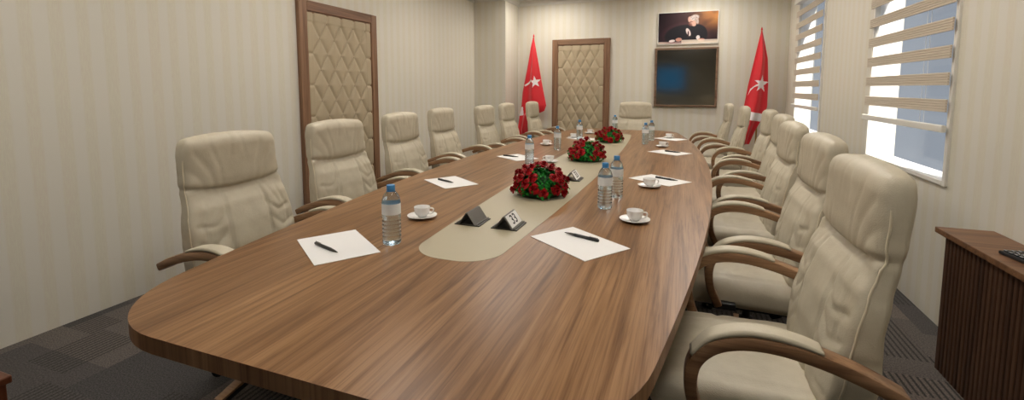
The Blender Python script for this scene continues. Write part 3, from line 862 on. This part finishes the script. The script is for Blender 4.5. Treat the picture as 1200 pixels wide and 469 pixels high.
# bottles
def make_bottle():
    b = thing('water_bottle', '', 'bottle', (0, 0, 0), 0, 'small water bottles on the table')
    prof = [(.026, .0), (.0315, .004), (.033, .012)]
    for k in range(6): z = .016 + k * .014; prof += [(.0332, z), (.0312, z + .004), (.0312, z + .007), (.0332, z + .011)]
    prof += [(.0330, .105), (.0330, .150), (.0318, .160), (.0270, .174), (.0190, .186), (.0135, .193), (.0125, .200)]
    obj('bottle_body', lathe(bmesh.new(), prof, 32), M['pet'], b, smooth=True)
    bm = bmesh.new(); lathe(bm, [(.0334, .110), (.0334, .148)], 32, caps=False); obj('label', bm, M['label'], b, smooth=True)
    bm = bmesh.new(); lathe(bm, [(.0145, .194), (.0150, .196), (.0150, .210), (.0140, .2125)], 24); lathe(bm, [(.0158, .1905), (.0158, .1935)], 24); obj('cap', bm, M['cap'], b, angle=40)
    return b
BT = [((-.958, 1.345), 'beside the nearest left sheet'), ((-.322, 2.095), 'front one of the pair by the nearest flowers'), ((-.302, 2.335), 'rear one of the pair by the nearest flowers'),
      ((-1.036, 3.15), 'behind the nearest flowers on the left side'), ((-1.05, 4.00), 'left of the middle flowers'), ((-1.03, 4.86), 'before the far door'),
      ((-.335, 4.70), 'front one of the far pair on the right side'), ((-.300, 5.05), 'rear one of the far pair on the right side'), ((-.80, 5.92), 'peeking from behind the far flowers')]
b0 = make_bottle()
for i, ((x, y), lb) in enumerate(BT):
    lb = 'clear water bottle with blue cap, ' + lb
    if i == 0: b0.location = (x, y, ZT); b0['label'] = lb
    else: dup(b0, (x, y, ZT), R(40 * i), lb)
# cups with saucers (saucer and cup are separate things)
cup_prof = [(.016, 0), (.017, .003), (.019, .005), (.027, .012), (.0325, .026), (.0345, .044), (.0337, .044), (.0315, .026), (.025, .015), (.010, .008), (.001, .0078)]
def make_cup():
    c = thing('coffee_cup', '', 'cup', (0, 0, 0), 0, 'white coffee cups on saucers')
    bm = bmesh.new(); lathe(bm, cup_prof, 32); obj('cup_body', bm, M['china'], c, angle=60)
    bm = bmesh.new(); tube(bm, catmull([(.0320, 0, .038), (.046, 0, .037), (.049, 0, .027), (.040, 0, .015), (.0275, 0, .0135)], 5), .0030, 8); obj('handle', bm, M['china'], c, smooth=True)
    return c
def make_saucer():
    bm = bmesh.new(); lathe(bm, [(.024, 0), (.026, .001), (.040, .006), (.062, .012), (.0625, .0135), (.060, .0135), (.040, .0085), (.026, .0042), (.001, .004)], 40)
    return tag(obj('saucer', bm, M['china'], angle=60), '', 'saucer', 'white saucers under the cups')
CP = [((-1.030, 1.665), 'nearest on the left side', 20), ((-.171, 1.925), 'nearest on the right side', 0), ((-.160, 2.64), 'second on the right, in front of a sheet', 10),
      ((-1.236, 4.28), 'left side, by the corner pier bottle', 30), ((-1.13, 5.00), 'left side, in front of the far padded door', 20), ((-1.05, 5.55), 'farthest on the left side, right of a bottle', 0),
      ((-.165, 4.52), 'third on the right side', 0), ((-.13, 5.33), 'farthest on the right side, resting on a sheet', 0), ((-.92, 3.28), 'hidden behind the bottle at the nearest flowers', 200)]
c0 = make_cup(); s0 = make_saucer()
for i, ((x, y), lb, a) in enumerate(CP):
    on = .0022 if 'resting' in lb else 0
    if i == 0: s = s0; c0.location = (x, y, ZT + .0045); c0.rotation_euler.z = R(a); c0['label'] = 'white coffee cup, ' + lb
    else: s = s0.copy(); COL.objects.link(s); dup(c0, (x, y, ZT + .0045 + on), R(a), 'white coffee cup, ' + lb)
    s.location = (x, y, ZT + on); s['label'] = 'white saucer under the cup ' + lb
# roses
def make_rose_mesh():
    bm = bmesh.new()
    def petal(ang, r0, r1, h, w, curl, z0):
        V = []
        for i in range(5):
            row = []
            for k in range(5):
                s = i / 4; q = (k / 4 - .5) * 2
                r = r0 + (r1 - r0) * s ** .8; a = ang + q * w * (.55 + .45 * math.sin(math.pi * min(1, s + .15)))
                z = z0 + h * math.sin(s * math.pi * .5) - curl * s ** 4 - .12 * h * q * q * s
                rr = r + curl * .6 * s ** 4
                row.append(bm.verts.new((rr * math.cos(a), rr * math.sin(a), z)))
            V.append(row)
        for i in range(4):
            for k in range(4): bm.faces.new((V[i][k], V[i + 1][k], V[i + 1][k + 1], V[i][k + 1]))
    for n, r0, r1, h, w, curl, z0 in ((6, .006, .0265, .018, .75, .006, -.010), (5, .005, .0205, .023, .80, .004, -.008), (5, .004, .0145, .026, .85, .002, -.006), (4, .003, .0085, .027, 1.0, .0, -.005), (3, .001, .0040, .026, 1.3, 0, -.004)):
        for k in range(n): petal(2 * math.pi * k / n + r0 * 300 + .2 * (k % 2), r0, r1, h * (1 + .08 * (k % 3 - 1)), w, curl, z0)
    mt = Matrix.Translation((0, 0, -.002)) @ Matrix.Diagonal((.012, .012, .014, 1)); bmesh.ops.create_icosphere(bm, subdivisions=2, radius=1, matrix=mt)
    me = bpy.data.meshes.new('rose'); bm.to_mesh(me); bm.free(); me.materials.append(M['rose'])
    for p in me.polygons: p.use_smooth = True
    return me
ROSE = make_rose_mesh()
def make_leaves(rx, rz, n=420, seed=1):
    rnd = random.Random(seed); bm = bmesh.new()
    for _ in range(n):
        u = rnd.uniform(-math.pi, math.pi); v = math.asin(rnd.uniform(-.05, 1)); k = rnd.uniform(.90, 1.13)
        p = Vector((rx * k * math.cos(v) * math.cos(u), rx * k * math.cos(v) * math.sin(u), .025 + rz * k * math.sin(v)))
        if p.z < .006: p.z = .006
        nrm = Vector((math.cos(v) * math.cos(u), math.cos(v) * math.sin(u), math.sin(v) + .25)).normalized()
        nrm = (nrm + Vector((rnd.uniform(-.6, .6), rnd.uniform(-.6, .6), rnd.uniform(-.4, .6)))).normalized()
        t = nrm.orthogonal().normalized(); t = Matrix.Rotation(rnd.uniform(0, 6.28), 3, nrm) @ t; b = nrm.cross(t)
        L = rnd.uniform(.016, .028); w = L * .33
        a = [p, p + t * L * .35 + b * w + nrm * .003, p + t * L * .75 + b * w * .7, p + t * L - nrm * .004, p + t * L * .75 - b * w * .7, p + t * L * .35 - b * w + nrm * .003]
        for q in a: q.z = max(q.z, .002)
        m = p + t * L * .5 - nrm * .002; m.z = max(m.z, .002); vm = bm.verts.new(m); vs = [bm.verts.new(q) for q in a]
        for i in range(6): bm.faces.new((vm, vs[i], vs[(i + 1) % 6]))
    return bm
def make_flowers(loc, lb, seed, rx=.128, rz=.115):
    rnd = random.Random(seed)
    f = thing('rose_arrangement', lb, 'flowers', loc, 0, 'red rose centrepieces on the table')
    bm = bmesh.new(); lathe(bm, [(.05, 0), (.07, .012), (.075, .03), (.06, .034)], 24); obj('bowl', bm, M['core'], f, angle=40)
    bm = bmesh.new(); bmesh.ops.create_icosphere(bm, subdivisions=4, radius=1)
    for v in bm.verts:
        d = v.co.copy(); k = .84 + .07 * noise.noise(d * 6); v.co = Vector((d.x * rx * k, d.y * rx * k, max(.003, .03 + d.z * rz * k)))
    obj('foliage_core', bm, M['core'], f, smooth=True)
    obj('leaves', make_leaves(rx * .99, rz * .97, 620, seed), M['leaf'], f)['kind'] = 'stuff'
    # roses spread over the dome, with an open green patch facing the camera
    cand = []; N = 52; ga = math.pi * (3 - 5 ** .5)
    toc = math.atan2(-loc[1], -loc[0])
    for i in range(N):
        z = 1 - (i + .5) / N * 1.02; r = math.sqrt(max(0, 1 - z * z)); a = ga * i + seed
        d = Vector((r * math.cos(a), r * math.sin(a), z))
        da = (math.atan2(d.y, d.x) - toc + math.pi) % (2 * math.pi) - math.pi
        if abs(da - .12) < .26 and z > .12 and z < .93: continue
        if abs(da - .5) < .3 and .70 < z < .95: continue
        if rnd.random() < .14: continue
        cand.append(d)
    for d in cand:
        o = bpy.data.objects.new('rose', ROSE); COL.objects.link(o); o.parent = f
        k = rnd.uniform(.97, 1.12) + (.10 if rnd.random() < .18 and d.z > .3 else 0)
        o.location = (d.x * rx * k, d.y * rx * k, max(.024, .03 + d.z * rz * k))
        s = rnd.uniform(.80, 1.04); o.scale = (s, s, s)
        q = Vector((d.x, d.y, d.z + .15)) + Vector((rnd.uniform(-.25, .25), rnd.uniform(-.25, .25), rnd.uniform(-.1, .2)))
        o.rotation_mode = 'QUATERNION'; o.rotation_quaternion = q.to_track_quat('Z', 'Y')
    return f
make_flowers((-.680, 2.255, ZT + .0018), 'dome of red roses nearest the camera on the beige inlay', 3)
make_flowers((-.680, 3.46, ZT + .0018), 'dome of red roses in the middle of the beige inlay', 8, .124, .112)
make_flowers((-.695, 4.74, ZT + .0018), 'dome of red roses farthest along the beige inlay', 13, .122, .110)
# tent card holders
def make_holder(lb, loc, rz, card):
    h = thing('card_holder', lb, 'card holder', loc, rz, 'grey card holders on the inlay')
    # local x: across the tent, y: along the ridge
    L = .060; bm = bmesh.new()
    box(bm, -.055, .055, -L, L, 0, .004, .001)
    obj('base', bm, M['darkgrey'], h)
    bm = bmesh.new()
    for s in (-1, 1):
        sweep_rect(bm, [Vector((s * .036, 0, .004)), Vector((s * .002, 0, .052))], 2 * L, .003, rnd=.2)
    obj('tent', bm, M['grey'], h)
    bm = bmesh.new(); box(bm, .042, .046, -L, L, .004, .009, .0008); box(bm, -.046, -.042, -L, L, .004, .011, .0008); obj('ledge', bm, M['grey'], h)
    if card:
        d = Vector((-.034, 0, .048)).normalized(); n = Vector((d.z, 0, -d.x))
        c0_ = Vector((.036, 0, .004)) + n * .0026
        bm = bmesh.new(); sweep_rect(bm, [c0_ + d * .004, c0_ + d * .057], 2 * L - .010, .0012, rnd=.1); card_o = obj('card', bm, M['white'], h)
        cu = bpy.data.curves.new('digits', 'FONT'); cu.body = '33'; cu.size = .056; cu.align_x = 'CENTER'; cu.align_y = 'CENTER'; cu.extrude = .0003; cu.space_character = 1.05; cu.offset = .0006
        to = bpy.data.objects.new('tmp', cu); COL.objects.link(to); dg = bpy.context.evaluated_depsgraph_get(); dg.update()
        me = bpy.data.meshes.new_from_object(to.evaluated_get(dg)); bpy.data.objects.remove(to)
        me.materials.clear(); me.materials.append(M['black'])
        ctr = c0_ + d * .030 + n * .0010
        mt = Matrix((( 0, d.x, n.x, ctr.x), (1, d.y, n.y, ctr.y), (0, d.z, n.z, ctr.z), (0, 0, 0, 1)))
        me.transform(mt); to = bpy.data.objects.new('digits', me); COL.objects.link(to); to.parent = card_o
    return h
make_holder('grey metal tent card holder without a card, left of the numbered one', (-.800, 1.685, ZT + .0007), R(0), False)
make_holder('grey tent card holder showing two digits, nearest the right sheet', (-.640, 1.685, ZT + .0007), R(0), True)
make_holder('grey tent card holder with a white card, half hidden behind the nearest roses', (-.610, 2.70, ZT + .0007), R(0), True)
